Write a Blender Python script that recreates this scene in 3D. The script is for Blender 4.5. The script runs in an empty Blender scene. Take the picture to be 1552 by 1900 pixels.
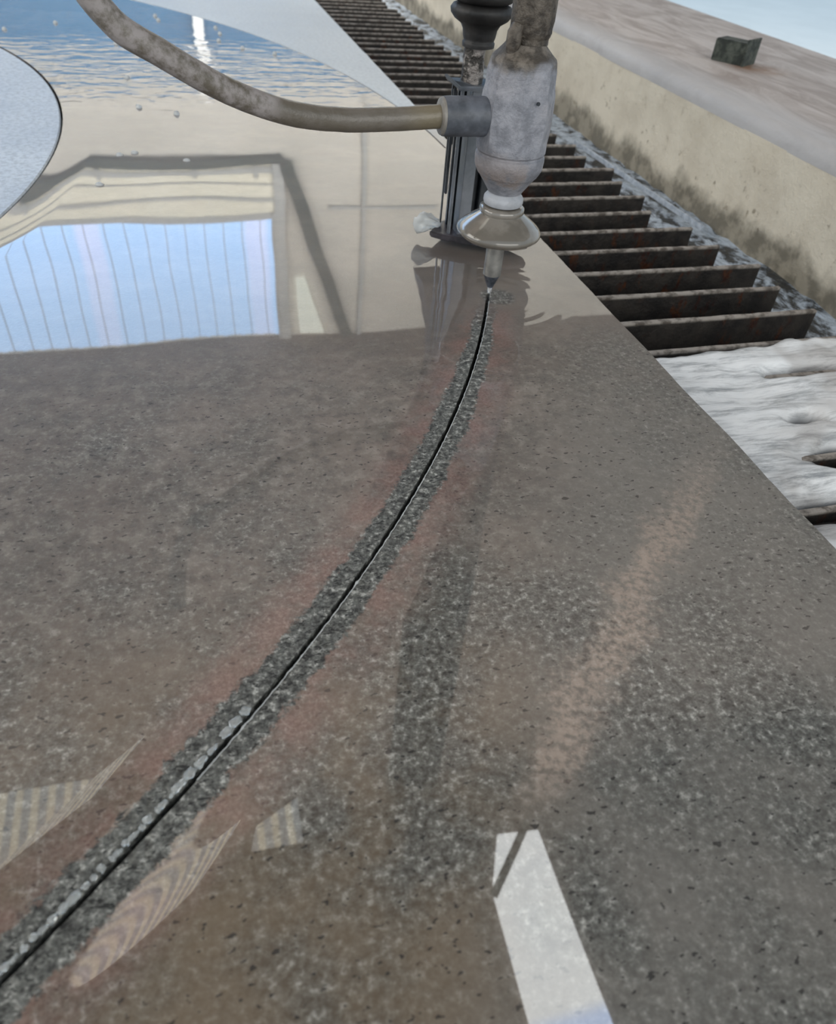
import bpy, bmesh, math, random
from mathutils import Vector, Matrix, noise
random.seed(4)
R = math.radians
S = bpy.context.scene
C = S.collection

# ---------------------------------------------------------------- camera
H = 0.155
cam_d = bpy.data.cameras.new('camera'); cam = bpy.data.objects.new('camera', cam_d); C.objects.link(cam)
M = ((0.9622417781104428, 0.12177533670128154, -0.2434369072884039),
     (-0.26186216467746426, 0.6582355584763603, -0.7058003657322278),
     (0.07428975144181077, 0.7428975144181084, 0.6652701074767379))
cam.matrix_world = Matrix.Translation((0, 0, H)) @ Matrix(M).to_4x4()
cam_d.sensor_fit = 'VERTICAL'; cam_d.sensor_height = 36; cam_d.lens = 1380 / 1900 * 36
cam_d.clip_start = 0.01; cam_d.clip_end = 100
cam_d.dof.use_dof = True; cam_d.dof.focus_distance = 0.27; cam_d.dof.aperture_fstop = 22
S.camera = cam

# ---------------------------------------------------------------- light
S.view_settings.view_transform = 'Standard'; S.view_settings.look = 'None'
S.view_settings.exposure = 0.0; S.view_settings.gamma = 1.0
w = bpy.data.worlds.new('world'); S.world = w; w.use_nodes = True
nt = w.node_tree; bg = nt.nodes['Background']
bg.inputs[0].default_value = (0.66, 0.78, 0.88, 1); bg.inputs[1].default_value = 0.9

def area(name, loc, target, sx, sy, power, col):
    l = bpy.data.lights.new(name, 'AREA'); l.shape = 'RECTANGLE'; l.size = sx; l.size_y = sy
    l.energy = power; l.color = col
    o = bpy.data.objects.new(name, l); C.objects.link(o); o.location = loc
    o.rotation_euler = (Vector(target) - Vector(loc)).to_track_quat('-Z', 'Y').to_euler()
    return o
# daylight through the open left side and the open end of the shed behind the camera
area('daylight_open_side', (-4.5, 1.0, 2.2), (0, 1.2, 0), 4, 2.2, 120, (1.0, 0.96, 0.88))
area('daylight_open_end', (1.0, -4.5, 2.4), (1.0, 6, 1.0), 6, 3, 160, (1.0, 0.95, 0.87))
# added fill lamp in mid-air, brightens the end wall for its mirror image
area('end_wall_fill', (0.5, 1.35, 2.0), (0.5, 6.0, 1.35), 6, 1.2, 475, (1.0, 0.97, 0.91))

# ---------------------------------------------------------------- node helper
class NT:
    def __init__(s, name):
        s.m = bpy.data.materials.new(name); s.m.use_nodes = True
        s.t = s.m.node_tree; s.b = s.t.nodes['Principled BSDF']
    def n(s, t, **k):
        o = s.t.nodes.new(t)
        for a, b in k.items(): setattr(o, a, b)
        return o
    def l(s, a, b): s.t.links.new(a, b)
    def put(s, sock, v):
        if v is None: return
        if isinstance(v, bpy.types.NodeSocket): s.l(v, sock)
        elif isinstance(v, (tuple, list)):
            sock.default_value = tuple(v) + ((1,) if len(v) == 3 and len(sock.default_value) == 4 else ())
        else: sock.default_value = v
    def math(s, op, a, b=None, c=None, clamp=False):
        o = s.n('ShaderNodeMath', operation=op, use_clamp=clamp)
        for i, v in enumerate((a, b, c)):
            s.put(o.inputs[i], v)
        return o.outputs[0]
    def ramp(s, x, a, b, c=0., d=1.):   # smoothstep map a..b -> c..d
        o = s.n('ShaderNodeMapRange', interpolation_type='SMOOTHSTEP'); s.put(o.inputs[0], x)
        for i, v in zip((1, 2, 3, 4), (a, b, c, d)): o.inputs[i].default_value = v
        return o.outputs[0]
    def mix(s, f, a, b, mode='MIX'):
        o = s.n('ShaderNodeMix', data_type='RGBA', blend_type=mode)
        s.put(o.inputs[0], f); s.put(o.inputs[6], a); s.put(o.inputs[7], b)
        return o.outputs[2]
    def pos(s): return s.n('ShaderNodeNewGeometry').outputs['Position']
    def obj(s): return s.n('ShaderNodeTexCoord').outputs['Object']
    def xyz(s, v):
        o = s.n('ShaderNodeSeparateXYZ'); s.l(v, o.inputs[0]); return o.outputs
    def noise(s, v, scale, detail=3., rough=.55, stretch=None, dist=0., rot=0.):
        if stretch or rot:
            mp = s.n('ShaderNodeMapping'); s.l(v, mp.inputs[0]); v = mp.outputs[0]
            if stretch: mp.inputs['Scale'].default_value = stretch
            mp.inputs['Rotation'].default_value = (0, 0, rot)
        o = s.n('ShaderNodeTexNoise'); s.l(v, o.inputs['Vector'])
        o.inputs['Scale'].default_value = scale; o.inputs['Detail'].default_value = detail
        o.inputs['Roughness'].default_value = rough; o.inputs['Distortion'].default_value = dist
        return o.outputs[0]
    def dist2(s, xs, cx, cy):
        dx = s.math('SUBTRACT', xs[0], cx); dy = s.math('SUBTRACT', xs[1], cy)
        return s.math('SQRT', s.math('ADD', s.math('MULTIPLY', dx, dx), s.math('MULTIPLY', dy, dy)))
    def bump(s, h, strength=1., distance=.001, normal=None):
        o = s.n('ShaderNodeBump'); s.put(o.inputs['Height'], h)
        o.inputs['Strength'].default_value = strength; o.inputs['Distance'].default_value = distance
        if normal: s.l(normal, o.inputs['Normal'])
        return o.outputs[0]
    def set(s, **k):
        for a, v in k.items(): s.put(s.b.inputs[a.replace('_', ' ')], v)
        return s.m

def simple(name, a, b, scale=60, rough=.6, metal=0., bumpd=.0005, lo=.35, hi=.65, third=None, tscale=20, tlo=.5, thi=.7):
    t = NT(name); p = t.obj()
    f = t.ramp(t.noise(p, scale, 4, .6), lo, hi)
    col = t.mix(f, a, b)
    if third: col = t.mix(t.ramp(t.noise(p, tscale, 4, .6), tlo, thi), col, third)
    t.set(Base_Color=col, Roughness=rough, Metallic=metal)
    if bumpd: t.set(Normal=t.bump(t.noise(p, scale * 2, 3), 1., bumpd))
    return t.m

# ---------------------------------------------------------------- granite under a film of water
C1 = (-0.4517, 0.5358, 0.62495)      # long cut being made
C2 = (-0.6664, 0.5106, 0.84207)      # far part of the same ring
CD = (-0.6009, 0.5536, 0.52504)      # finished inner disc
JX, JY = 0.1305, 0.3085

def granite(name, disc=False):
    t = NT(name); p = t.pos(); xs = t.xyz(p)
    fine = t.noise(p, 900, 4, .7)
    mid = t.noise(p, 420, 3, .6, rot=.4)
    big = t.noise(p, 38, 4, .6)
    huge = t.noise(p, 11, 3, .5, stretch=(1, 1.6, 1), rot=.5)
    # clean speckled stone : pale feldspar, grey quartz, short dark squiggles
    sp = t.math('ADD', t.math('MULTIPLY', fine, .45), t.math('MULTIPLY', mid, .55))
    cr = t.n('ShaderNodeValToRGB'); t.l(sp, cr.inputs[0])
    e = cr.color_ramp.elements
    e[0].position = .40; e[0].color = (.040, .040, .038, 1)
    e[1].position = .64; e[1].color = (.50, .50, .465, 1)
    q = e.new(.47); q.color = (.095, .097, .090, 1)
    q = e.new(.54); q.color = (.165, .168, .155, 1)
    sq = t.ramp(t.noise(p, 700, 2, .5, stretch=(.55, 1.2, 1), dist=1.6, rot=-.3), .575, .64)
    clean = t.mix(t.math('MULTIPLY', sq, .85), cr.outputs[0], (.012, .013, .013))
    # silt coloured stone
    shy = t.ramp(xs[1], .215, .30, 1, .08)
    silt = t.mix(t.ramp(huge, .38, .62), (.138, .114, .098), (.195, .162, .138))
    silt = t.mix(t.ramp(big, .35, .68, 0, .6), silt, (.120, .108, .094))
    blo = t.noise(p, 170, 3, .6)
    silt = t.mix(t.math('MULTIPLY', shy, t.ramp(blo, .50, .66, 0, .55)), silt, (.30, .27, .235))
    silt = t.mix(t.math('MULTIPLY', shy, t.ramp(blo, .34, .47, .5, 0)), silt, (.060, .055, .048))
    # warm olive brown towards the near left, greyer towards the right edge
    rgt = t.ramp(t.math('SUBTRACT', xs[0], t.math('MULTIPLY', xs[1], .45)), .0, .055)
    silt = t.mix(t.math('MULTIPLY', t.ramp(xs[1], .07, .16, 1, 0), t.math('SUBTRACT', 1, rgt)), silt, (.190, .140, .090), 'MIX')
    silt = t.mix(t.math('MULTIPLY', rgt, t.ramp(xs[1], .15, .30, .8, .0)), silt, (.185, .178, .162))
    # visible grain is patchy
    grain = t.ramp(big, .33, .66, .36, .80)
    vis = t.math('MULTIPLY', grain, t.ramp(t.noise(p, 9, 3, .6), .35, .6, .4, 1.25))
    left = t.ramp(t.math('SUBTRACT', xs[0], xs[1]), -.26, -.12, .75, 0)
    vis = t.math('MULTIPLY', vis, t.math('MAXIMUM', t.math('MAXIMUM', t.ramp(xs[1], .09, .21, 1.35, .35), left), t.math('MULTIPLY', rgt, .85)))
    soft = t.mix(t.math('MULTIPLY', sq, .45), cr.outputs[0], (.030, .028, .025))
    soft = t.mix(.15, soft, silt)
    vis = t.math('MULTIPLY', vis, shy)
    wetcol = t.mix(vis, silt, soft)
    # scattered black flecks
    flk = t.math('MULTIPLY', t.ramp(t.noise(p, 620, 2, .5, stretch=(.6, 1, 1)), .64, .68), shy)
    wetcol = t.mix(t.math('MULTIPLY', flk, .8), wetcol, (.012, .012, .012))
    # pale crumbly diagonal band
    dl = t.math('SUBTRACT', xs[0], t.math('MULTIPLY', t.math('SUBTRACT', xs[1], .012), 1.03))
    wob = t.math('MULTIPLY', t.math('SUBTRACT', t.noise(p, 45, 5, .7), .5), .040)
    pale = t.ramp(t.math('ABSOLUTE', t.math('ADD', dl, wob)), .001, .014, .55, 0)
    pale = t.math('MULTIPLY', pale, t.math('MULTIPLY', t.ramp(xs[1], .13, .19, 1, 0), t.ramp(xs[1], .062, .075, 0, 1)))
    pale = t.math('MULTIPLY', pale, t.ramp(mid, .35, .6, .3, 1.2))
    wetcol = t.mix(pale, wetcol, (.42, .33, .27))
    # distance from the long cut
    r1 = t.dist2(xs, C1[0], C1[1]); d1 = t.math('ABSOLUTE', t.math('SUBTRACT', r1, C1[2]))
    jag = t.math('MULTIPLY', t.math('SUBTRACT', t.noise(p, 420, 4, .75, dist=.6), .5), .0075)
    jag2 = t.math('MULTIPLY', t.math('SUBTRACT', t.noise(p, 75, 2, .5), .5), .0045)
    dj = t.math('ADD', d1, t.math('ADD', jag, jag2))
    before = t.ramp(xs[1], JY - .035, JY - .002, 1, 0)
    wid = t.ramp(xs[1], .20, .30, 0, .0022)
    djw = t.math('ADD', dj, wid)
    band = t.math('MULTIPLY', t.ramp(djw, .0060, .0074, 1, 0), before)
    red = t.math('MULTIPLY', t.ramp(djw, .0090, .0220, 1, 0), before)
    red = t.math('MULTIPLY', red, t.ramp(t.noise(p, 60, 4, .65), .34, .62, .18, .95))
    wetcol = t.mix(t.math('MULTIPLY', red, .75), wetcol, t.mix(t.ramp(fine, .4, .6), (.20, .112, .092), (.28, .175, .15)))
    # dark wet grey spot around the jet
    dj2 = t.dist2(xs, JX + .003, JY - .004)
    spot = t.ramp(t.math('ADD', dj2, jag2), .006, .010, 1, 0)
    bnd = t.math('MAXIMUM', band, t.math('MULTIPLY', spot, .8))
    col = t.mix(bnd, wetcol, clean)
    # matte, dusty-wet stone outside ring and on disc; blue sky sheen painted in
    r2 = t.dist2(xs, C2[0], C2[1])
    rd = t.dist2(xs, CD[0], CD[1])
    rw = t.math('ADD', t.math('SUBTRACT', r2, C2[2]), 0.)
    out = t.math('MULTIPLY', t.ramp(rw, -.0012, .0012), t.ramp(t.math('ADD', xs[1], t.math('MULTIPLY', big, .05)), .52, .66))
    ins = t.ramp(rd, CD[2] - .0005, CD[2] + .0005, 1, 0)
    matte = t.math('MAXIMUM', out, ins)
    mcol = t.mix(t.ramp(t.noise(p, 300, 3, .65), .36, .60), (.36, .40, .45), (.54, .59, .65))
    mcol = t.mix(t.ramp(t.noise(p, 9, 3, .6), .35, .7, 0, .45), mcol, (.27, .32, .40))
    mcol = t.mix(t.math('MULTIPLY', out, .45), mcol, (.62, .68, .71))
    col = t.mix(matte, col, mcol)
    # water film = clear coat
    nf = t.math('SUBTRACT', 1, t.math('MAXIMUM', t.math('MULTIPLY', band, .93), matte))
    film = nf
    # ripples : calm pool, choppy far part, rings around the jet
    calm = t.noise(p, 5, 2, .5)
    hgt = t.math('MULTIPLY', calm, .0006)
    hgt = t.math('ADD', hgt, t.math('MULTIPLY', t.noise(p, 26, 2, .5), .000012))
    chop = t.math('MULTIPLY', t.ramp(xs[1], .56, .74), t.ramp(xs[1], .80, .92, 1, .03))
    ch = t.noise(p, 80, 2, .5, stretch=(.50, 1, 1))
    hgt = t.math('ADD', hgt, t.math('MULTIPLY', t.math('MULTIPLY', chop, ch), .0011))
    rng = t.math('SINE', t.math('MULTIPLY', dj2, 900))
    rm = t.math('MULTIPLY', t.ramp(dj2, .008, .014), t.ramp(dj2, .018, .045, 1, 0))
    hgt = t.math('ADD', hgt, t.math('MULTIPLY', t.math('MULTIPLY', rng, rm), .000012))
    # meniscus beside the dry band and the disc rim
    men = t.ramp(d1, .005, .018, 1, 0)
    hgt = t.math('ADD', hgt, t.math('MULTIPLY', t.math('MULTIPLY', men, before), -.0006))
    men2 = t.ramp(rd, CD[2] - .012, CD[2] + .022, 1, 0)
    hgt = t.math('ADD', hgt, t.math('MULTIPLY', men2, -.0010))
    cb = t.bump(hgt, 1., 1.)
    nb = t.bump(fine, .6, .0004)
    nm = t.bump(t.noise(p, 120, 4, .6), .8, .0006)
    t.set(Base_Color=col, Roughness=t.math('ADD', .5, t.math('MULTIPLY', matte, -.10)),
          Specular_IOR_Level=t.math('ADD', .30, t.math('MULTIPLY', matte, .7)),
          Coat_Weight=film, Coat_Roughness=.012, Coat_IOR=1.75, Coat_Normal=cb)
    mixn = t.n('ShaderNodeMix', data_type='VECTOR')
    t.put(mixn.inputs[0], matte); t.l(nb, mixn.inputs[4]); t.l(nm, mixn.inputs[5])
    t.set(Normal=mixn.outputs[1])
    return t.m

def emit(name, colfn, strength):
    t = NT(name)
    t.set(Base_Color=(.02, .02, .02), Roughness=.4)
    t.set(Emission_Color=colfn(t), Emission_Strength=strength)
    return t.m

# ---------------------------------------------------------------- materials
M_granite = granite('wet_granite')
def mat_concrete():
    t = NT('painted_tank_side'); p = t.pos(); xs = t.xyz(p)
    base = t.mix(t.ramp(t.noise(p, 30, 5, .6), .35, .7), (.70, .635, .52), (.60, .535, .43))
    spots = t.ramp(t.noise(p, 120, 3, .6), .62, .72)
    lowz = t.ramp(xs[2], -.02, .025, 1, .25)
    base = t.mix(t.math('MULTIPLY', t.math('MULTIPLY', spots, lowz), .7), base, (.20, .16, .11))
    edge = t.math('ADD', xs[2], t.math('MULTIPLY', t.math('SUBTRACT', t.noise(p, 22, 4, .6), .5), .05))
    alg = t.ramp(edge, -.034, -.020, .92, 0)
    base = t.mix(alg, base, t.mix(t.ramp(t.noise(p, 80, 3), .4, .6), (.13, .115, .085), (.27, .24, .185)))
    t.set(Base_Color=base, Roughness=.65, Normal=t.bump(t.noise(p, 160, 4, .7), .8, .0015))
    return t.m
def mat_ledge():
    t = NT('silted_ledge_top'); p = t.pos(); xs = t.xyz(p)
    n1 = t.noise(p, 18, 5, .65, stretch=(2.2, .55, 1), dist=1.2)
    base = t.mix(t.ramp(n1, .34, .66), (.32, .27, .245), (.52, .475, .45))
    base = t.mix(t.ramp(xs[0], .386, .430, .7, 0), base, (.46, .46, .47))
    rst = t.ramp(t.dist2(xs, .476, .618), .006, .034, .9, 0)
    base = t.mix(t.math('MULTIPLY', rst, t.ramp(t.noise(p, 50, 3), .3, .6, .4, 1)), base, (.22, .11, .05))
    t.set(Base_Color=base, Roughness=.6, Normal=t.bump(t.noise(p, 90, 4, .6), .6, .0015))
    return t.m
def mat_slat():
    t = NT('rusty_slat_steel'); p = t.pos(); xs = t.xyz(p)
    b = t.mix(t.ramp(t.noise(p, 70, 4, .6), .35, .65), (.012, .011, .011), (.030, .026, .023))
    r = t.math('MULTIPLY', t.ramp(t.noise(p, 95, 4, .7, stretch=(1, 1, .45)), .53, .66), t.ramp(t.noise(p, 12, 2), .35, .6))
    b = t.mix(r, b, t.mix(t.ramp(t.noise(p, 200, 2), .4, .6), (.022, .005, .003), (.055, .018, .006)))
    top = t.ramp(xs[2], -.0232, -.0215)
    b = t.mix(top, b, t.mix(t.ramp(t.noise(p, 180, 3), .35, .6), (.11, .095, .082), (.34, .31, .28)))  # lit top edge painted into the colour, paler than the shaded faces
    t.set(Base_Color=b, Roughness=.55, Metallic=0., Specular_IOR_Level=.25, Normal=t.bump(t.noise(p, 250, 3, .7), .8, .001))
    return t.m
def mat_foam():
    t = NT('rushing_white_water'); p = t.pos()
    s1 = t.noise(p, 75, 8, .75, stretch=(.30, 2.2, 1), dist=.35, rot=.35)
    s2 = t.noise(p, 20, 3, .55)
    c = t.mix(t.ramp(s1, .34, .58), (.30, .32, .34), (.84, .86, .88))
    c = t.mix(t.ramp(s2, .52, .66, 0, .5), c, (.30, .27, .25))
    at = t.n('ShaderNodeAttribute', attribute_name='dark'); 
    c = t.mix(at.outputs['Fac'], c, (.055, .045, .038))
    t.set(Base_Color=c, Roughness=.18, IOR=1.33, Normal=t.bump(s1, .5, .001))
    return t.m
def mat_tankwater():
    t = NT('dirty_tank_water'); p = t.pos(); xs = t.xyz(p)
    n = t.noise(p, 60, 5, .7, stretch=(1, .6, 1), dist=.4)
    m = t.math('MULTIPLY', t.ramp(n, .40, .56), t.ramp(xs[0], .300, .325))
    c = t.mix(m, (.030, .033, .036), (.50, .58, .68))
    t.set(Base_Color=c, Roughness=.08, IOR=1.33, Normal=t.bump(t.noise(p, 120, 4, .6), 1., .004))
    return t.m
def mat_body():
    t = NT('scaled_aluminium_head'); p = t.obj(); xs = t.xyz(p)
    c = t.mix(t.ramp(t.noise(p, 140, 5, .65), .36, .64), (.19, .195, .22), (.32, .325, .36))
    br = t.math('MULTIPLY', t.ramp(t.noise(p, 70, 4, .6), .45, .62), t.ramp(xs[2], .052, .070, .9, .15))
    c = t.mix(br, c, (.25, .205, .185))
    top = t.ramp(t.math('ADD', xs[2], t.math('MULTIPLY', t.noise(p, 90, 3), .012)), .0985, .1035)
    c = t.mix(top, c, t.mix(t.ramp(t.noise(p, 200, 4), .4, .62), (.060, .050, .040), (.17, .145, .12)))
    t.set(Base_Color=c, Roughness=.6, Metallic=.12, Normal=t.bump(t.noise(p, 220, 4, .7), .9, .0010))
    return t.m
M_wallc = mat_concrete(); M_ledge = mat_ledge(); M_slat = mat_slat(); M_foam = mat_foam(); M_water = mat_tankwater(); M_body = mat_body()
M_pipe = simple('grimy_supply_pipe', (.040, .032, .025), (.125, .105, .085), 220, .6, .2, .0008)
M_port = simple('dark_port_rubber', (.055, .062, .075), (.12, .13, .155), 90, .5, 0, .0004)
M_rubber = simple('black_bellows_rubber', (.009, .0085, .0085), (.024, .022, .021), 60, .55, 0, .0008)
M_rod = simple('scabby_steel_rod', (.05, .045, .04), (.30, .27, .25), 260, .5, .5, .001, .45, .6)
M_bar = simple('grey_guide_bar', (.12, .135, .15), (.19, .205, .23), 60, .35, .5, .0003)
M_bar2 = simple('dark_guide_bar', (.014, .018, .022), (.03, .035, .042), 60, .35, .3, .0003)
M_foot = simple('dark_foot_plate', (.030, .028, .032), (.085, .075, .085), 90, .35, .3, .0003)
M_ring = simple('pale_collar_ring', (.30, .31, .33), (.40, .41, .44), 120, .5, 0, .0004)
M_tube = simple('carbide_tube', (.17, .165, .155), (.26, .255, .24), 120, .42, .4, .0003)
M_tip = simple('dark_tube_tip', (.07, .08, .10), (.20, .22, .27), 200, .35, .6, .0003)
M_steel = simple('mossy_bracket_steel', (.018, .024, .020), (.075, .085, .070), 160, .7, .1, .001)
M_dark = simple('carriage_paint', (.075, .066, .064), (.09, .08, .078), 20, .5, 0, 0)
M_wall = simple('beige_hall_wall', (.60, .57, .51), (.66, .63, .57), 1.5, .9, 0, 0)
M_cream = simple('cream_lintel_paint', (.86, .82, .68), (.90, .87, .74), 2, .8, 0, 0)
M_frame = simple('grey_window_frame', (.42, .43, .42), (.48, .49, .48), 3, .7, 0, 0)
M_beam = simple('dark_green_beam', (.028, .040, .030), (.055, .068, .056), 3, .7, 0, 0)
M_ceil = simple('brown_ceiling_boards', (.13, .10, .085), (.17, .135, .115), 2, .9, 0, 0)
M_floor = simple('pale_blue_floor', (.64, .72, .77), (.68, .76, .81), 3, .6, 0, 0)
M_blue = simple('blue_sheet_metal', (.006, .095, .215), (.009, .115, .25), 2, .6, 0, 0)
M_white = simple('white_post_paint', (.72, .75, .76), (.80, .82, .83), 4, .7, 0, 0)
M_wet = simple('wet_zinc', (.42, .47, .54), (.62, .68, .76), 200, .2, .2, .0012)
def splashmat(name, col, rough=.05, tr=.9):
    t = NT(name); t.set(Base_Color=col, Roughness=rough, Transmission_Weight=tr, IOR=1.33); return t.m
M_splash = splashmat('clear_water', (.95, .97, 1.0))
M_lens = splashmat('clear_bead_water', (.92, .95, .95), .04, .8)
M_bead = splashmat('milky_water', (.80, .82, .82), .06, .45)
M_skirt = NT('translucent_grey_skirt')
M_skirt.set(Base_Color=M_skirt.mix(M_skirt.ramp(M_skirt.noise(M_skirt.obj(), 90, 4), .4, .6), (.15, .135, .115), (.21, .19, .165)),
            Roughness=.16, Coat_Weight=.8, Coat_Roughness=.05); M_skirt = M_skirt.m
def mat_hose():
    t = NT('dusty_translucent_hose'); p = t.pos(); xs = t.xyz(p)
    dust = t.math('MULTIPLY', t.ramp(t.noise(p, 160, 5, .7), .36, .62), t.ramp(t.math('ADD', xs[0], t.math('MULTIPLY', t.noise(p, 60, 2), .02)), .040, .050, 1, .12))
    c = t.mix(dust, (.125, .108, .085), (.31, .28, .27))
    c = t.mix(t.ramp(xs[0], .080, .094, 0, .6), c, (.20, .165, .10))
    t.set(Base_Color=c, Roughness=t.math('ADD', .28, t.math('MULTIPLY', dust, .4)), Subsurface_Weight=0.0,
          Normal=t.bump(t.noise(p, 500, 4, .7), .5, .0005))
    return t.m
M_hose = mat_hose()
def win_col(t):
    xs = t.xyz(t.pos())
    a = t.math('FRACT', t.math('ADD', t.math('MULTIPLY', xs[0], .80), .12))
    lil = t.ramp(t.math('ABSOLUTE', t.math('SUBTRACT', a, .5)), .05, .09, 1, 0)
    c = t.mix(lil, (.40, .64, 1.0), (.56, .68, 1.0))
    return t.mix(t.ramp(xs[2], 2.1, 3.0, 0, .4), c, (.42, .62, .86))
M_pane = emit('daylit_blue_sheet', win_col, 4.5)
M_pane2 = emit('daylit_clear_pane', lambda t: t.mix(t.noise(t.pos(), 3), (.80, .84, .70), (.85, .88, .78)), 3.0)
M_sky1 = emit('daylit_roof_pane', lambda t: t.mix(t.ramp(t.xyz(t.pos())[1], .55, .62), (.55, .68, .95), t.mix(t.noise(t.pos(), 5), (.80, .84, .86), (.92, .93, .90))), 6.5)
def stripe_col(t):
    xs = t.xyz(t.pos())
    f = t.math('SINE', t.math('MULTIPLY', xs[0], 95))
    return t.mix(t.ramp(f, -.4, .6), (.34, .35, .35), (.66, .60, .46))
M_sky2 = emit('daylit_ribbed_roof_sheet', stripe_col, 3.6)

# ---------------------------------------------------------------- mesh helpers
def obj(name, bm, mat=None, parent=None, smooth=True, ang=40):
    me = bpy.data.meshes.new(name)
    bmesh.ops.recalc_face_normals(bm, faces=bm.faces)
    if smooth:
        for f in bm.faces: f.smooth = True
        for e in bm.edges:
            if len(e.link_faces) == 2 and e.calc_face_angle(0) > R(ang): e.smooth = False
    bm.to_mesh(me); bm.free()
    o = bpy.data.objects.new(name, me); C.objects.link(o)
    if mat: me.materials.append(mat)
    if parent: o.parent = parent; o.matrix_parent_inverse = parent.matrix_world.inverted() if False else Matrix.Translation(-Vector(parent.location))
    return o
def tag(o, label=None, cat=None, group=None, kind=None):
    for k, v in (('label', label), ('category', cat), ('group', group), ('kind', kind)):
        if v: o[k] = v
    return o
def thing(name, label, cat, loc=(0, 0, 0), group=None):
    o = bpy.data.objects.new(name, None); o.empty_display_size = .02; C.objects.link(o); o.location = loc
    return tag(o, label, cat, group)
def box(bm, x0, x1, y0, y1, z0, z1, mat=None):
    g = bmesh.ops.create_cube(bm, size=1)['verts']
    for v in g:
        v.co = Vector(((x0 + x1) / 2 + v.co.x * (x1 - x0), (y0 + y1) / 2 + v.co.y * (y1 - y0), (z0 + z1) / 2 + v.co.z * (z1 - z0)))
        if mat: v.co = mat @ v.co
    return g
def boxo(name, dims, mat, parent=None, bev=0.):
    bm = bmesh.new(); box(bm, *dims)
    if bev: bmesh.ops.bevel(bm, geom=bm.edges[:], offset=bev, segments=2, affect='EDGES')
    return obj(name, bm, mat, parent, ang=50)
def lathe(prof, cx, cy, n=48, rad=None, caps=True):
    """prof: list of (r, z) ; rad(angle, z) multiplies the radius"""
    bm = bmesh.new(); rings = []
    for r, z in prof:
        ring = []
        for i in range(n):
            a = 2 * math.pi * i / n; k = rad(a, z) if rad else 1
            ring.append(bm.verts.new((cx + r * k * math.cos(a), cy + r * k * math.sin(a), z)))
        rings.append(ring)
    for a, b in zip(rings, rings[1:]):
        for i in range(n): bm.faces.new((a[i], a[(i + 1) % n], b[(i + 1) % n], b[i]))
    if caps:
        bm.faces.new(rings[0][::-1]); bm.faces.new(rings[-1])
    return bm
def tube(pts, rad, n=20, jitter=0., bm=None, caps=True):
    bm = bm or bmesh.new(); pts = [Vector(p) for p in pts]; rings = []
    up = Vector((0, 1, .13)).normalized()
    for i, p in enumerate(pts):
        d = (pts[min(i + 1, len(pts) - 1)] - pts[max(i - 1, 0)]).normalized()
        s = d.cross(up).normalized(); u = s.cross(d)
        r = rad(i / (len(pts) - 1)) if callable(rad) else rad
        ring = []
        for k in range(n):
            a = 2 * math.pi * k / n
            q = r * (1 + jitter * noise.noise(Vector((p.x * 300, a * 2, p.z * 300))))
            ring.append(bm.verts.new(p + s * math.cos(a) * q + u * math.sin(a) * q))
        rings.append(ring)
    for a, b in zip(rings, rings[1:]):
        for k in range(n): bm.faces.new((a[k], a[(k + 1) % n], b[(k + 1) % n], b[k]))
    if caps: bm.faces.new(rings[0][::-1]); bm.faces.new(rings[-1])
    return bm
def spline(pts, m=10):
    P = [Vector(p) for p in pts]; P = [P[0] * 2 - P[1]] + P + [P[-1] * 2 - P[-2]]; out = []
    for i in range(1, len(P) - 2):
        for k in range(m):
            t = k / m; a, b, c, d = P[i - 1:i + 3]
            out.append(.5 * ((2 * b) + (c - a) * t + (2 * a - 5 * b + 4 * c - d) * t * t + (3 * b - a - 3 * c + d) * t ** 3))
    return out + [P[-2]]
def prism(poly, z0, z1, bev=0.):
    bm = bmesh.new(); a = [bm.verts.new((x, y, z0)) for x, y in poly]; b = [bm.verts.new((x, y, z1)) for x, y in poly]
    n = len(poly); bm.faces.new(a[::-1]); bm.faces.new(b)
    for i in range(n): bm.faces.new((a[i], a[(i + 1) % n], b[(i + 1) % n], b[i]))
    if bev: bmesh.ops.bevel(bm, geom=bm.edges[:], offset=bev, segments=2, affect='EDGES')
    return bm

# ---------------------------------------------------------------- structure : hall around the machine
L = 6.0
st = lambda o: tag(o, kind='structure')
floor = st(boxo('floor', (-12, 16, -8, 20, -.9, -.8), M_floor))
bm = bmesh.new()      # end wall with an open doorway at its right
V = [(-7, -.8), (2.9, -.8), (2.9, 1.75), (4.32, 1.75), (4.32, 3.16), (-7, 3.16)]
a = [bm.verts.new((x, L, z)) for x, z in V]; b = [bm.verts.new((x, L + .2, z)) for x, z in V]
bm.faces.new(a); bm.faces.new(b[::-1])
for i in range(6): bm.faces.new((a[i], a[(i + 1) % 6], b[(i + 1) % 6], b[i]))
wall_back = st(obj('wall_back', bm, M_wall, smooth=False))
ceiling = st(boxo('ceiling', (-7, 4.7, -1.5, L + .2, 3.16, 3.3), M_ceil))
def corr(name, x0, x1, y, z0, z1, mat, pitch=.145):
    """ribbed translucent sheet standing at y"""
    bm = bmesh.new(); n = int((x1 - x0) / pitch * 8); A = []; B = []
    for i in range(n + 1):
        x = x0 + (x1 - x0) * i / n; dy = .02 * max(0, math.cos(2 * math.pi * x / pitch)) ** 4
        A.append((x, y - dy)); 
    V = [[bm.verts.new((x, yy + o, z)) for x, yy in A] for o, z in ((0, z0), (0, z1), (.03, z1), (.03, z0))]
    for k in range(4):
        a, b = V[k], V[(k + 1) % 4]
        for i in range(n): bm.faces.new((a[i], a[i + 1], b[i + 1], b[i]))
    bm.faces.new([v[0] for v in V]); bm.faces.new([v[-1] for v in V])
    return obj(name, bm, mat)
w1 = boxo('window_1', (-4.2, .62, L - .06, L, 2.05, 2.10), M_frame); st(w1)
pn = corr('window_pane', -4.2, .60, L - .035, 2.10, 3.12, M_pane); pn.parent = w1
bm = bmesh.new()
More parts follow.
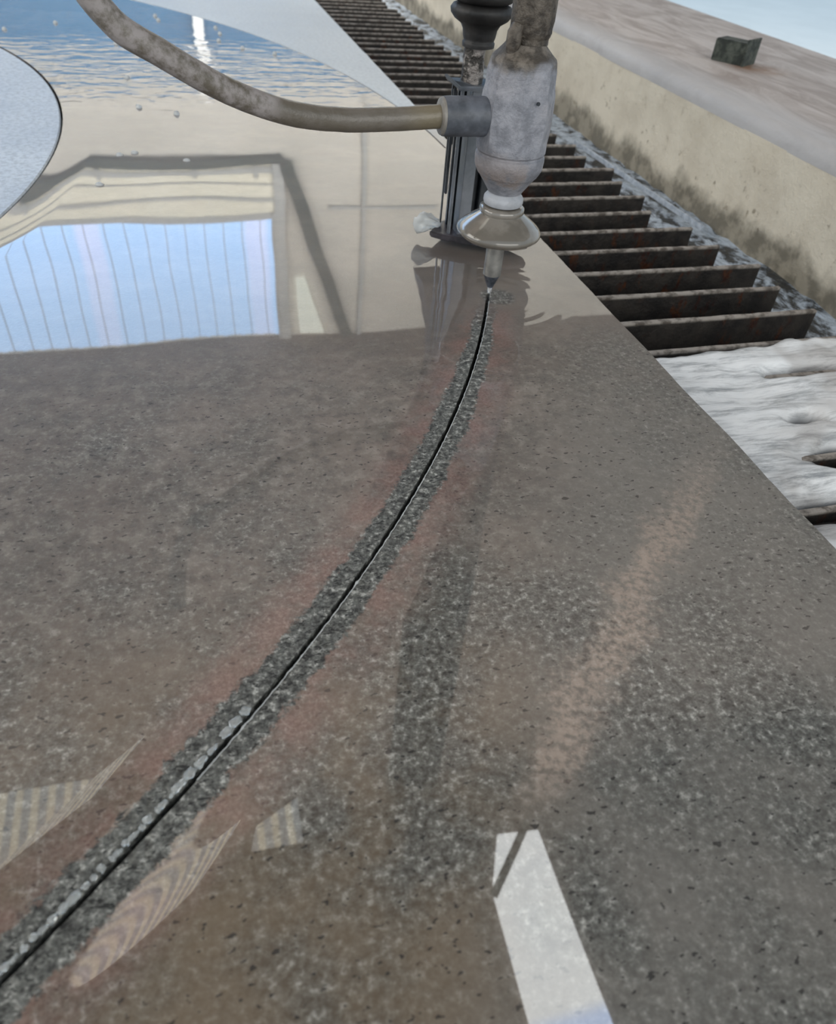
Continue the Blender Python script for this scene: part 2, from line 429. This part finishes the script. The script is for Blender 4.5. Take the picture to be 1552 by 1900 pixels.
box(bm, .60, .66, L - .09, L, 2.05, 3.15); 
x = -4.13
while x < .55:
    box(bm, x - .003, x + .003, L - .062, L - .05, 2.10, 3.12); x += .145
fr = obj('window_frame', bm, M_frame); fr.parent = w1
bm = bmesh.new()
box(bm, -4.2, .62, L - .05, L, 1.72, 2.05)
st(obj('trim_1', bm, M_cream))
bm = bmesh.new()
for z, q in ((1.755, .020), (1.85, .006), (1.955, .010)): box(bm, -4.2, .62, L - .066, L - .051, z - q, z + q)
for x in (-2.4, -1.3, -.62, .05, .50): box(bm, x - .012, x + .012, L - .08, L - .051, 1.72, 1.80)
st(obj('trim_7', bm, M_frame))
st(boxo('trim_2', (-4.2, .70, L - .10, L, 1.655, 1.71), M_beam))
st(boxo('trim_3', (.62, .70, L - .10, L, 1.70, 3.15), M_frame))
bm = bmesh.new()      # diagonal brace on the back wall
dv = Vector((1.22, 0, 3.14)) - Vector((.72, 0, 1.70)); ln = dv.length
mt = Matrix.Translation((.97, L - .1, 2.42)) @ Matrix.Rotation(math.atan2(dv.x, dv.z), 4, 'Y')
box(bm, -.050, .050, -.02, .02, -ln / 2, ln / 2, mt); st(obj('trim_4', bm, M_beam))
bm = bmesh.new(); V = [(.86, 2.62), (1.02, 3.12), (.80, 3.12), (.78, 2.62)]
w2 = bmesh.new(); 
a = [w2.verts.new((x, L - .04, z)) for x, z in V]; b = [w2.verts.new((x, L, z)) for x, z in V]
w2.faces.new(a); w2.faces.new(b[::-1])
for i in range(4): w2.faces.new((a[i], a[(i + 1) % 4], b[(i + 1) % 4], b[i]))
st(obj('window_2', w2, M_pane2)); bm.free()
st(boxo('trim_5', (1.32, 1.35, L - .05, L, 1.2, 3.16), M_frame))
st(boxo('trim_6', (1.05, 1.95, L - .03, L, 2.05, 2.08), M_frame))
bs = thing('blue_partition', 'tall blue sheet panel mirrored at the far end of the wet slab, pale post in front', 'partition', (-1, L - .5, -.8))
boxo('panel', (-4, 2.6, L - .5, L - .45, -.8, 1.0), M_blue, bs)
boxo('post', (.145, .205, L - .58, L - .51, -.8, 1.0), M_white, bs)
# roof lights
def skylight(name, poly, mat, bar=None):
    o = obj(name, prism(poly, 3.13, 3.159), mat, smooth=False); st(o)
    if bar:
        b_ = obj('glazing_bar', prism(bar, 3.10, 3.129), M_beam, smooth=False); b_.parent = o
    return o
k = 3.13 / 3.2
sc = lambda P: [(x * k, y * k) for x, y in P]
skylight('window_3', sc([(1.009, 1.344), (1.201, 1.32), (1.1987, .50), (.885, .50), (.885, .63), (.910, 1.119)]), M_sky1,
         sc([(.885, 1.10), (1.15, 1.38), (1.18, 1.36), (.915, 1.08)]))
skylight('window_4', sc([(-1.40, 1.61), (-1.40, 2.05), (-.39, 2.02), (-.50, 1.61)]), M_sky2)
skylight('window_5', sc([(-.10, 1.53), (-.07, 1.63), (.136, 1.73), (.13, 1.52)]), M_sky2)

# ---------------------------------------------------------------- tank
tk = thing('water_tank', 'long beige tank side with broad flat ledge and dark waterline stain', 'tank', (.49, 1.0, -.8))
bm = bmesh.new(); n = 60
box(bm, .3802, .60, -1.0, 3.2, -.8, .0245)
obj('side_wall', bm, M_wallc, tk)
bm = bmesh.new()
ys = [-1 + 4.2 * i / 160 for i in range(161)]; prof = [(.3800, .0240), (.3802, .0275), (.3812, .0310), (.3835, .0338), (.3865, .0354), (.3900, .036), (.598, .036), (.602, .034), (.602, .024)]
rings = []
for y in ys:
    wv = .0016 * noise.noise(Vector((0, y * 14, 3)))
    rings.append([bm.verts.new((x + (wv if x < .395 else 0), y, z)) for x, z in prof])
for a, b in zip(rings, rings[1:]):
    for i in range(len(prof) - 1): bm.faces.new((a[i], a[i + 1], b[i + 1], b[i]))
    bm.faces.new((a[-1], a[0], b[0], b[-1]))
bm.faces.new(rings[0]); bm.faces.new(rings[-1][::-1])
obj('ledge', bm, M_ledge, tk)

# tank water (uncountable)
bm = bmesh.new(); nx, ny = 20, 160; g = []
for j in range(ny + 1):
    y = .300 + 2.0 * j / ny
    g.append([bm.verts.new((x, y, -.045 + .0025 * noise.noise(Vector((x * 60, y * 60, 0))))) for x in [.14 + .24 * i / nx for i in range(nx + 1)]])
for j in range(ny):
    for i in range(nx): bm.faces.new((g[j][i], g[j][i + 1], g[j + 1][i + 1], g[j + 1][i]))
tag(obj('tank_water', bm, M_water), 'dark tank water with white froth along the tank side', 'water', kind='stuff')

# rushing water pouring over the near slats
def foam_h(x, y):
    n1 = noise.fractal(Vector((x * 28, y * 34, 1.7)), 1, 2, 4)
    h = -.0165 + .0018 * n1
    # falls away at the far end
    lim = .281 + .010 * (x - .19) / .12 + .006 * noise.noise(Vector((x * 80, 3, 0)))
    k = max(0, min(1, (lim - y) / .018)); k = k * k * (3 - 2 * k)
    h = -.050 + (h + .050) * k
    k = max(0, min(1, (.352 - x) / .03)); h = -.044 + (h + .044) * k
    return h
def dip(x, y):
    d = 0
    for cx, cy, sx, sy in ((.275, .2490, .022, .0045), (.252, .1880, .022, .0065), (.222, .1590, .026, .0085), (.212, .272, .008, .003), (.248, .212, .009, .003), (.26, .15, .03, .01)):
        q = ((x - cx) / sx) ** 2 + ((y - cy) / sy) ** 2
        d = max(d, math.exp(-q))
    return d
bm = bmesh.new(); lay = bm.verts.layers.float.new('dark'); nx, ny = 110, 200; g = []
for j in range(ny + 1):
    y = -.02 + .319 * j / ny; row = []
    for i in range(nx + 1):
        x = .176 + .19 * i / nx; d = dip(x + .004 * noise.noise(Vector((x * 90, y * 90, 5))), y + .003 * noise.noise(Vector((x * 70, y * 70, 9))))
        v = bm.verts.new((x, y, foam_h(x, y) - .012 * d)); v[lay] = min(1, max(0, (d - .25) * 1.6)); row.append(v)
    g.append(row)
for j in range(ny):
    for i in range(nx): bm.faces.new((g[j][i], g[j][i + 1], g[j + 1][i + 1], g[j + 1][i]))
tag(obj('rushing_water', bm, M_foam, ang=180), 'churning white water pouring over the slats beside the slab', 'water', kind='stuff')

# slats
words = ['first', 'second', 'third', 'fourth', 'fifth', 'sixth', 'seventh', 'eighth', 'ninth', 'tenth', 'eleventh', 'twelfth']
ends = {0: .329, 1: .326, 2: .333, 3: .323, 4: .321, 5: .306, 6: .317, 7: .314, 8: .322, 9: .312}
def slat_bm(y, xe, seed):
    bm = bmesh.new(); n = 90; t = .0013; x0 = -1.3; rings = []
    for i in range(n + 1):
        u = i / n; x = x0 + (xe - x0) * (1 - (1 - u) ** 2.2)
        zt = -.0206 - .0006 * abs(noise.noise(Vector((x * 120, seed, 0)))) - (.0004 if x > .18 else 0)
        wy_ = y + .0007 * noise.noise(Vector((x * 14, seed, 4)))
        rings.append([bm.verts.new((x, wy_ + dy, z)) for dy, z in ((-t, -.085), (t, -.085), (t, zt), (-t, zt))])
    for a, b in zip(rings, rings[1:]):
        for k in range(4): bm.faces.new((a[k], a[(k + 1) % 4], b[(k + 1) % 4], b[k]))
    bm.faces.new(rings[0]); bm.faces.new(rings[-1][::-1]); return bm
for k in range(-8, 52):
    y = .3093 + .0298 * k
    xe = ends.get(k, .316 + .012 * noise.noise(Vector((k * 1.7, 0, 0))))
    if k < 0: xe = .335
    o = obj('support_slat', slat_bm(y, xe, k * 3.1), M_slat, ang=30)
    if 0 <= k < 12:
        lab = 'rusty steel slat beside the slab, %s one counted away from the white water' % words[k]
    elif k == -1: lab = 'rusty slat just showing at the far brink of the white water'
    elif k == -2: lab = 'drowned slat poking out at right of the upper white water'
    elif k == -4: lab = 'drowned rusty slat in the dark hollow in the white water'
    elif k == -5: lab = 'rusty slat surfacing beside the slab edge at the near end of the white water'
    elif k < 0: lab = 'rusty slat buried under the white rushing water'
    elif k < 28: lab = 'thin brown slat in the crowded far rows between slab corner and tank side'
    else: lab = 'most distant thin slat beyond the slab at the top of the picture'
    tag(o, lab, 'slat', 'steel slats carrying the stone')
# short wet steel rail along the slat ends
rl = obj('slat_rail', prism([(.3610, .470), (.3630, .470), (.3535, .680), (.3515, .680)], -.0415, -.0375, .0004), M_wet)
tag(rl, 'narrow wet steel rail along the slat ends near the tank side', 'rail')

# ---------------------------------------------------------------- granite slab with its cuts
def sector(cx, cy, r, a0, a1, n, wdt, z0, z1, jit=0.):
    bm = bmesh.new(); rings = []
    for i in range(n + 1):
        a = a0 + (a1 - a0) * i / n
        ri = r - wdt / 2 + jit * noise.noise(Vector((i * .31, 0, 0))); ro = r + wdt / 2 + jit * noise.noise(Vector((i * .43, 9, 0)))
        rings.append([bm.verts.new((cx + rr * math.cos(a), cy + rr * math.sin(a), z)) for rr, z in ((ri, z0), (ro, z0), (ro, z1), (ri, z1))])
    for a, b in zip(rings, rings[1:]):
        for k in range(4): bm.faces.new((a[k], a[(k + 1) % 4], b[(k + 1) % 4], b[k]))
    bm.faces.new(rings[0]); bm.faces.new(rings[-1][::-1]); return bm
TH = -.020
edge = [(.1835 + .0007 * noise.noise(Vector((0, y * 30, 0))) + .0003 * noise.noise(Vector((0, y * 160, 0))), y) for y in [-.3 + 2.25 * i / 500 for i in range(501)]]
poly = [(-1.35, -.3)] + edge + [(-1.35, 1.95)]
bm = bmesh.new()
b0 = [bm.verts.new((x, y, TH)) for x, y in poly]; b1 = [bm.verts.new((x, y, -.0009)) for x, y in poly]
b2 = [bm.verts.new((x - (.0009 if x > 0 else -.0009), y, 0)) for x, y in poly]
n = len(poly)
for a, b in ((b0, b1), (b1, b2)):
    for i in range(n): bm.faces.new((a[i], a[(i + 1) % n], b[(i + 1) % n], b[i]))
bm.faces.new(b0[::-1]); bm.faces.new(b2)
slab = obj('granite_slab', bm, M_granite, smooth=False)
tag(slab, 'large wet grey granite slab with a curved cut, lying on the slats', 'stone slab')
a_n = math.asin((JY - C1[1]) / C1[2])
cut = [sector(C1[0], C1[1], C1[2], a_n - 1.35, a_n, 420, .00160, -.03, .01, .00030),
       sector(C2[0], C2[1], C2[2], .02, 1.15, 160, .0012, -.03, .01)]
hole = lathe([(CD[2] + .0009, -.03), (CD[2] + .0009, .01)], CD[0], CD[1], 256)
for bmc in cut + [hole]:
    co = obj('cutter', bmc, None, smooth=False)
    md = slab.modifiers.new('cut', 'BOOLEAN'); md.object = co; md.operation = 'DIFFERENCE'; md.solver = 'EXACT'
    dg = bpy.context.evaluated_depsgraph_get()
    me = bpy.data.meshes.new_from_object(slab.evaluated_get(dg))
    slab.modifiers.clear(); slab.data = me
    bpy.data.objects.remove(co)
rd_ = CD[2] - .0006
dsc = obj('granite_disc', lathe([(rd_, TH), (rd_, -.0008), (rd_ - .0008, 0)], CD[0], CD[1], 256), M_granite, ang=30)
tag(dsc, 'round cut-out granite disc with dull pale-blue sheen, lying loose in the slab', 'stone disc')

# water beads pinched up along the near lip of the cut
def blob(name, loc, sx, sy, sz, rot, mat, seed, sub=3, amp=.25):
    bm = bmesh.new(); bmesh.ops.create_icosphere(bm, subdivisions=sub, radius=1)
    for v in bm.verts:
        k = 1 + amp * noise.noise(v.co * 1.4 + Vector((seed, 0, 0)))
        v.co = Vector((v.co.x * sx * k, v.co.y * sy * k, max(v.co.z, -.35) * sz * k))
    o = obj(name, bm, mat, ang=180); o.location = loc; o.rotation_euler = (0, 0, rot); return o
a = a_n - .99; i = 0
bead_src = []
while True:
    px = C1[0] + C1[2] * math.cos(a); py = C1[1] + C1[2] * math.sin(a)
    if py > .1035: break
    ln = random.uniform(.0010, .0030) if py < .09 else random.uniform(.0022, .0048)
    wd = random.uniform(.0006, .0010) if py < .095 else .0011
    r = C1[2] - .00075 - wd * .75
    o = blob('water_bead', (C1[0] + r * math.cos(a), C1[1] + r * math.sin(a), .0002), wd * random.uniform(.55, 1.05), ln / 2 * random.uniform(.7, 1.25), .00045, a, M_lens, i, 3, .7)
    tag(o, 'clear water bead clinging to the left lip of the long cut', 'water bead', 'water beads along the cut')
    a += (ln * .85 + random.uniform(0, .0012)) / C1[2]; i += 1
# raised bright burr of water along the right lip
bm = bmesh.new(); pts = []
for i in range(520):
    a = a_n - .42 + .41 * i / 519 - .004
    r = C1[2] + .00078 + .00022 * noise.noise(Vector((i * .23, 7, 0)))
    pts.append((C1[0] + r * math.cos(a), C1[1] + r * math.sin(a), .00012))
tube(pts, lambda u: .00012 + .00075 * max(0, noise.noise(Vector((u * 70, 5, 0))) + .25) * abs(noise.noise(Vector((u * 160, 0, 2)))), 8, 0, bm)
tag(obj('water_thread', bm, M_bead), 'thin glistening thread of water along the right lip of the cut', 'water')
# bubbles on the far pool
for bx_, by_ in [(-.0124, .977), (-.0094, .9538), (-.0487, .8492), (-.0479, .833), (-.106, .9204), (-.1469, .8815), (.0464, .9246), (.0486, .8951), (.0452, .8612), (-.0369, .7081), (-.0276, .6223), (-.002, .6064), (.0649, .8304), (.0928, .8111)]:
    tag(blob('water_bubble', (bx_, by_, .0), .0022, .0026, .0024, 0, M_bead, bx_ * 50, 2, .12), 'small bright bubble floating on the blue mirrored far part of the pool', 'bubble', 'bubbles on the far pool')
for bx_, by_ in [(-.0386, .5156), (-.0299, .5196), (.0008, .5045), (-.0482, .4635)]:
    tag(blob('water_bubble', (bx_, by_, .0), .0024, .0020, .0014, 0, M_bead, bx_ * 50, 2, .12), 'small flat bubble on the beige mirrored pool left of the hose', 'bubble', 'bubbles on the near pool')

# ---------------------------------------------------------------- cutting head
AX, AY = .1312, .3085
hd = thing('cutting_head', 'grey scaled water-jet cutting head with skirt and nozzle over the cut', 'cutting head', (AX, AY, 0))
def facet(a, z):
    k = 8; m = ((a + .2618) % (2 * math.pi / k)) - math.pi / k
    f = math.cos(math.pi / k) / math.cos(m)
    w_ = max(0, min(1, (z - .064) / .005)) * max(0, min(1, (.0965 - z) / .002))
    lump = 1 + .018 * noise.noise(Vector((math.cos(a) * 2, math.sin(a) * 2, z * 160)))
    return (1 + (f - 1.0) * w_ * 1.0 - .012 * w_ + .012) * lump
prof = [(.0072, .0470), (.0078, .0480), (.0098, .0508), (.0122, .0542), (.0126, .0545), (.0139, .0570), (.0142, .0580), (.0144, .0610), (.0143, .0622), (.0137, .0626), (.0137, .0632), (.0143, .0640), (.0146, .0652),
        (.0150, .0700), (.0152, .0740), (.0151, .0800), (.0147, .0850), (.0141, .0875), (.0139, .0900), (.0137, .0935), (.0131, .0958), (.0124, .0975), (.0106, .0990), (.0086, .1010), (.0076, .1022)]
def densify(P, m=3):
    o = []
    for (a, b), (c, d) in zip(P, P[1:]):
        for k in range(m): o.append((a + (c - a) * k / m, b + (d - b) * k / m))
    return o + [P[-1]]
obj('head_body', lathe(densify(prof), AX, AY, 96, facet), M_body, hd, ang=25)
bp = lathe(densify([(.0072, .1020), (.0073, .1040), (.0078, .1048), (.0082, .1060), (.0081, .1075), (.0084, .1100), (.0083, .1500), (.0083, .41)], 4), AX + .0012, AY, 40,
           lambda a, z: 1 + .05 * noise.noise(Vector((math.cos(a) * 1.5, math.sin(a) * 1.5, z * 120))))
obj('supply_pipe', bp, M_pipe, hd)
# side lump running up the left of the pipe
obj('pipe_clip', tube([(AX - .0068, AY - .004, .0985), (AX - .0072, AY - .0045, .102), (AX - .0070, AY - .0045, .106), (AX - .0060, AY - .004, .1085)], lambda u: .0022 + .0008 * math.sin(3.1 * u), 14), M_pipe, hd)
obj('collar_ring', lathe([(.0074, .0415), (.0083, .0419), (.0087, .0430), (.0086, .0446), (.0079, .0455), (.0070, .0462), (.0070, .0475)], AX, AY, 48), M_ring, hd)
sk = [(.0060, .0412), (.0088, .0410), (.0098, .0404), (.0099, .0388), (.0094, .0380), (.0112, .0368), (.0145, .0345), (.0172, .0325), (.0186, .0310), (.0189, .0300), (.0184, .0289),
      (.0168, .0276), (.0150, .0268), (.0138, .0272), (.0120, .0290), (.0060, .0310)]
obj('splash_skirt', lathe(sk, AX, AY, 72, lambda a, z: 1 + .012 * noise.noise(Vector((math.cos(a) * 2, math.sin(a) * 2, z * 50)))), M_skirt, hd, ang=60)
obj('focusing_tube', lathe([(.0041, .0095), (.0041, .0120), (.0041, .0330)], AX - .0003, AY, 32), M_tube, hd)
obj('tube_tip', lathe([(.0010, .0032), (.0014, .0032), (.0030, .0070), (.0041, .0096)], AX - .0003, AY, 32), M_tip, hd)
pc = bmesh.new()
tube([(.1000, AY, .0762), (.1002, AY, .0762), (.1030, AY, .0762), (.1200, AY, .0762), (.1270, AY, .0762)], lambda u: [.0062, .0071, .0073, .0073, .0075][round(u * 4)], 40, 0, pc)
pt = obj('side_port', pc, M_port, hd, ang=50)
obj('port_lip', tube([(.0988, AY, .0762), (.0992, AY, .0762), (.1004, AY, .0762)], lambda u: [.0058, .0066, .0070][round(u * 2)], 36), simple('worn_port_rim', (.19, .175, .155), (.27, .25, .225), 150, .5), pt)['label'] = 'worn pale rim'
scr = lathe([(.0001, 0), (.0007, 0), (.0007, .0006), (.0001, .0006)], 0, 0, 16)
dvv = Vector((.16, -1, .12)).normalized()
scr.transform(Matrix.Translation(Vector((AX + dvv.x * .0149, AY + dvv.y * .0149, .0845))) @ dvv.to_track_quat('Z', 'Y').to_matrix().to_4x4())
obj('set_screw', scr, M_bar2, hd)
# feed hose
hp = spline([(-.034, .285, .160), (-.0285, .288, .128), (-.0175, .290, .1080), (-.0035, .292, .0985), (.0175, .297, .0865), (.0390, .302, .0785), (.0600, .3065, .0752), (.0800, AY, .0750), (.0920, AY, .0757), (.1010, AY, .0762)], 14)
ho = obj('abrasive_hose', tube(hp, .0043, 24, .02), M_hose)
tag(ho, 'curved dusty translucent hose running left from the cutting head', 'hose')
# the jet
obj_j = obj('water_jet', lathe([(.0006, -.030), (.0006, .0002), (.0010, .0012), (.0009, .0034)], AX - .0003, AY, 12), M_splash)
tag(obj_j, 'short bright jet of water between nozzle tip and granite', 'water jet')

# ---------------------------------------------------------------- height sensor behind the head
SX, SY = .1318, .368
hs = thing('height_sensor', 'dark bellows and guide bars of the height sensor behind the cutting head', 'sensor', (SX, SY, 0))
bl = [(.0060, .0895), (.0072, .0898), (.0073, .0915), (.0068, .0922), (.0074, .0940), (.0078, .0965), (.0090, .0985), (.0120, .1003), (.0136, .1022), (.0139, .1040), (.0128, .1055), (.0105, .1062),
      (.0128, .1072), (.0140, .1090), (.0138, .1108), (.0108, .1118), (.0130, .1130), (.0140, .1150), (.0105, .1170), (.0100, .41)]
obj('bellows', lathe(densify(bl, 2), SX + .0015, SY, 56, lambda a, z: 1 + .03 * noise.noise(Vector((math.cos(a), math.sin(a), z * 90)))), M_rubber, hs, ang=60)
obj('rod', lathe(densify([(.0052, .0740), (.0050, .0780), (.0048, .0898)], 8), SX + .0002, SY, 32, lambda a, z: 1 + .07 * noise.noise(Vector((math.cos(a) * 2, math.sin(a) * 2, z * 300)))), M_rod, hs)
fl = prism([(SX - .0150, SY - .006), (SX - .0075, SY - .0085), (SX + .0115, SY - .0085), (SX + .0140, SY), (SX + .0090, SY + .008), (SX - .0090, SY + .007)], .0735, .0755, .0006)
for v in fl.verts:
    if v.co.x < SX - .008: v.co.z += (SX - .008 - v.co.x) * .75
obj('flange', fl, M_bar, hs)
def bar(x0, x1, y0, y1, z0, z1, mat, tilt=0.): 
    bm = bmesh.new(); box(bm, x0, x1, y0, y1, z0, z1)
    bmesh.ops.bevel(bm, geom=bm.edges[:], offset=.0003, segments=2, affect='EDGES')
    for v in bm.verts: v.co.x += tilt * (.075 - v.co.z)
    return obj('guide_bar', bm, mat, hs, ang=50)
bar(.1228, .1242, .364, .366, .0265, .0735, M_bar2)
bar(.1264, .1276, .363, .366, .006, .0735, M_bar)
bar(.1310, .1372, .362, .370, .006, .0735, M_bar)
bar(.1385, .1405, .366, .375, .006, .0735, M_bar2)
bar(.1408, .1450, .362, .371, .006, .0735, M_bar2)
bar(.1246, .1252, .372, .374, .006, .0735, M_bar2)
boxo('back_plate', (.1290, .1445, .3755, .3775, .006, .0745), M_bar2, hs)
ft = [(.1178, .3680), (.1235, .3622), (.1300, .3592), (.1370, .3560), (.1450, .3515), (.1530, .3482), (.1600, .3465), (.1660, .3480), (.1670, .3540), (.1600, .3680), (.1500, .3790), (.1380, .3830), (.1290, .3820)]
obj('foot_plate', prism(ft, .0035, .0068, .0007), M_foot, hs, ang=50)
# splash off the foot
sp = bmesh.new(); bmesh.ops.create_icosphere(sp, subdivisions=4, radius=1)
for v in sp.verts:
    kk = 1 + .55 * noise.noise(v.co * 2.1 + Vector((4, 0, 0)))
    fl_ = (1 - v.co.x) / 2
    v.co = Vector((.1185 + v.co.x * .0080, .374 + v.co.y * .0035 * kk, .0085 + v.co.z * .0050 * kk * (.35 + fl_)))
tag(obj('water_splash', sp, M_bead, ang=180), 'small clear splash of water at the left end of the sensor foot', 'water splash')

# z-axis column of the machine, seen only mirrored in the water
zc = thing('machine_column', 'dark angular machine column, mirrored in the water film just behind the nozzle', 'machine', (.23, .66, .118))
bm = bmesh.new()
P = [(.180, .118), (.276, .118), (.276, 3.16), (.206, 3.16), (.200, .25), (.196, .178)]
a = [bm.verts.new((x, .565, z)) for x, z in P]; b = [bm.verts.new((x, .60, z)) for x, z in P]
bm.faces.new(a); bm.faces.new(b[::-1])
for i in range(6): bm.faces.new((a[i], a[(i + 1) % 6], b[(i + 1) % 6], b[i]))
obj('column', bm, M_dark, zc, smooth=False)

# ---------------------------------------------------------------- bracket on the ledge
mb = bmesh.new()
d = Vector((.0151, -.0242, 0)).normalized(); nrm = Vector((-d.y, d.x, 0)); ox = Vector((.4497, .6483, .036))
mt = Matrix(((d.x, nrm.x, 0, ox.x), (d.y, nrm.y, 0, ox.y), (0, 0, 1, ox.z), (0, 0, 0, 1)))
br = thing('steel_bracket', 'small dark mossy steel block on the beige tank ledge with rust stain beside it', 'bracket', ox)
box(mb, 0, .0285, 0, .020, 0, .0165, mt); bmesh.ops.bevel(mb, geom=mb.edges[:], offset=.0006, segments=2, affect='EDGES')
obj('block', mb, M_steel, br, ang=50)
mb = bmesh.new(); box(mb, .0286, .0300, -.002, .0230, 0, .0195, mt)
obj('end_fin', mb, M_steel, br, ang=50)
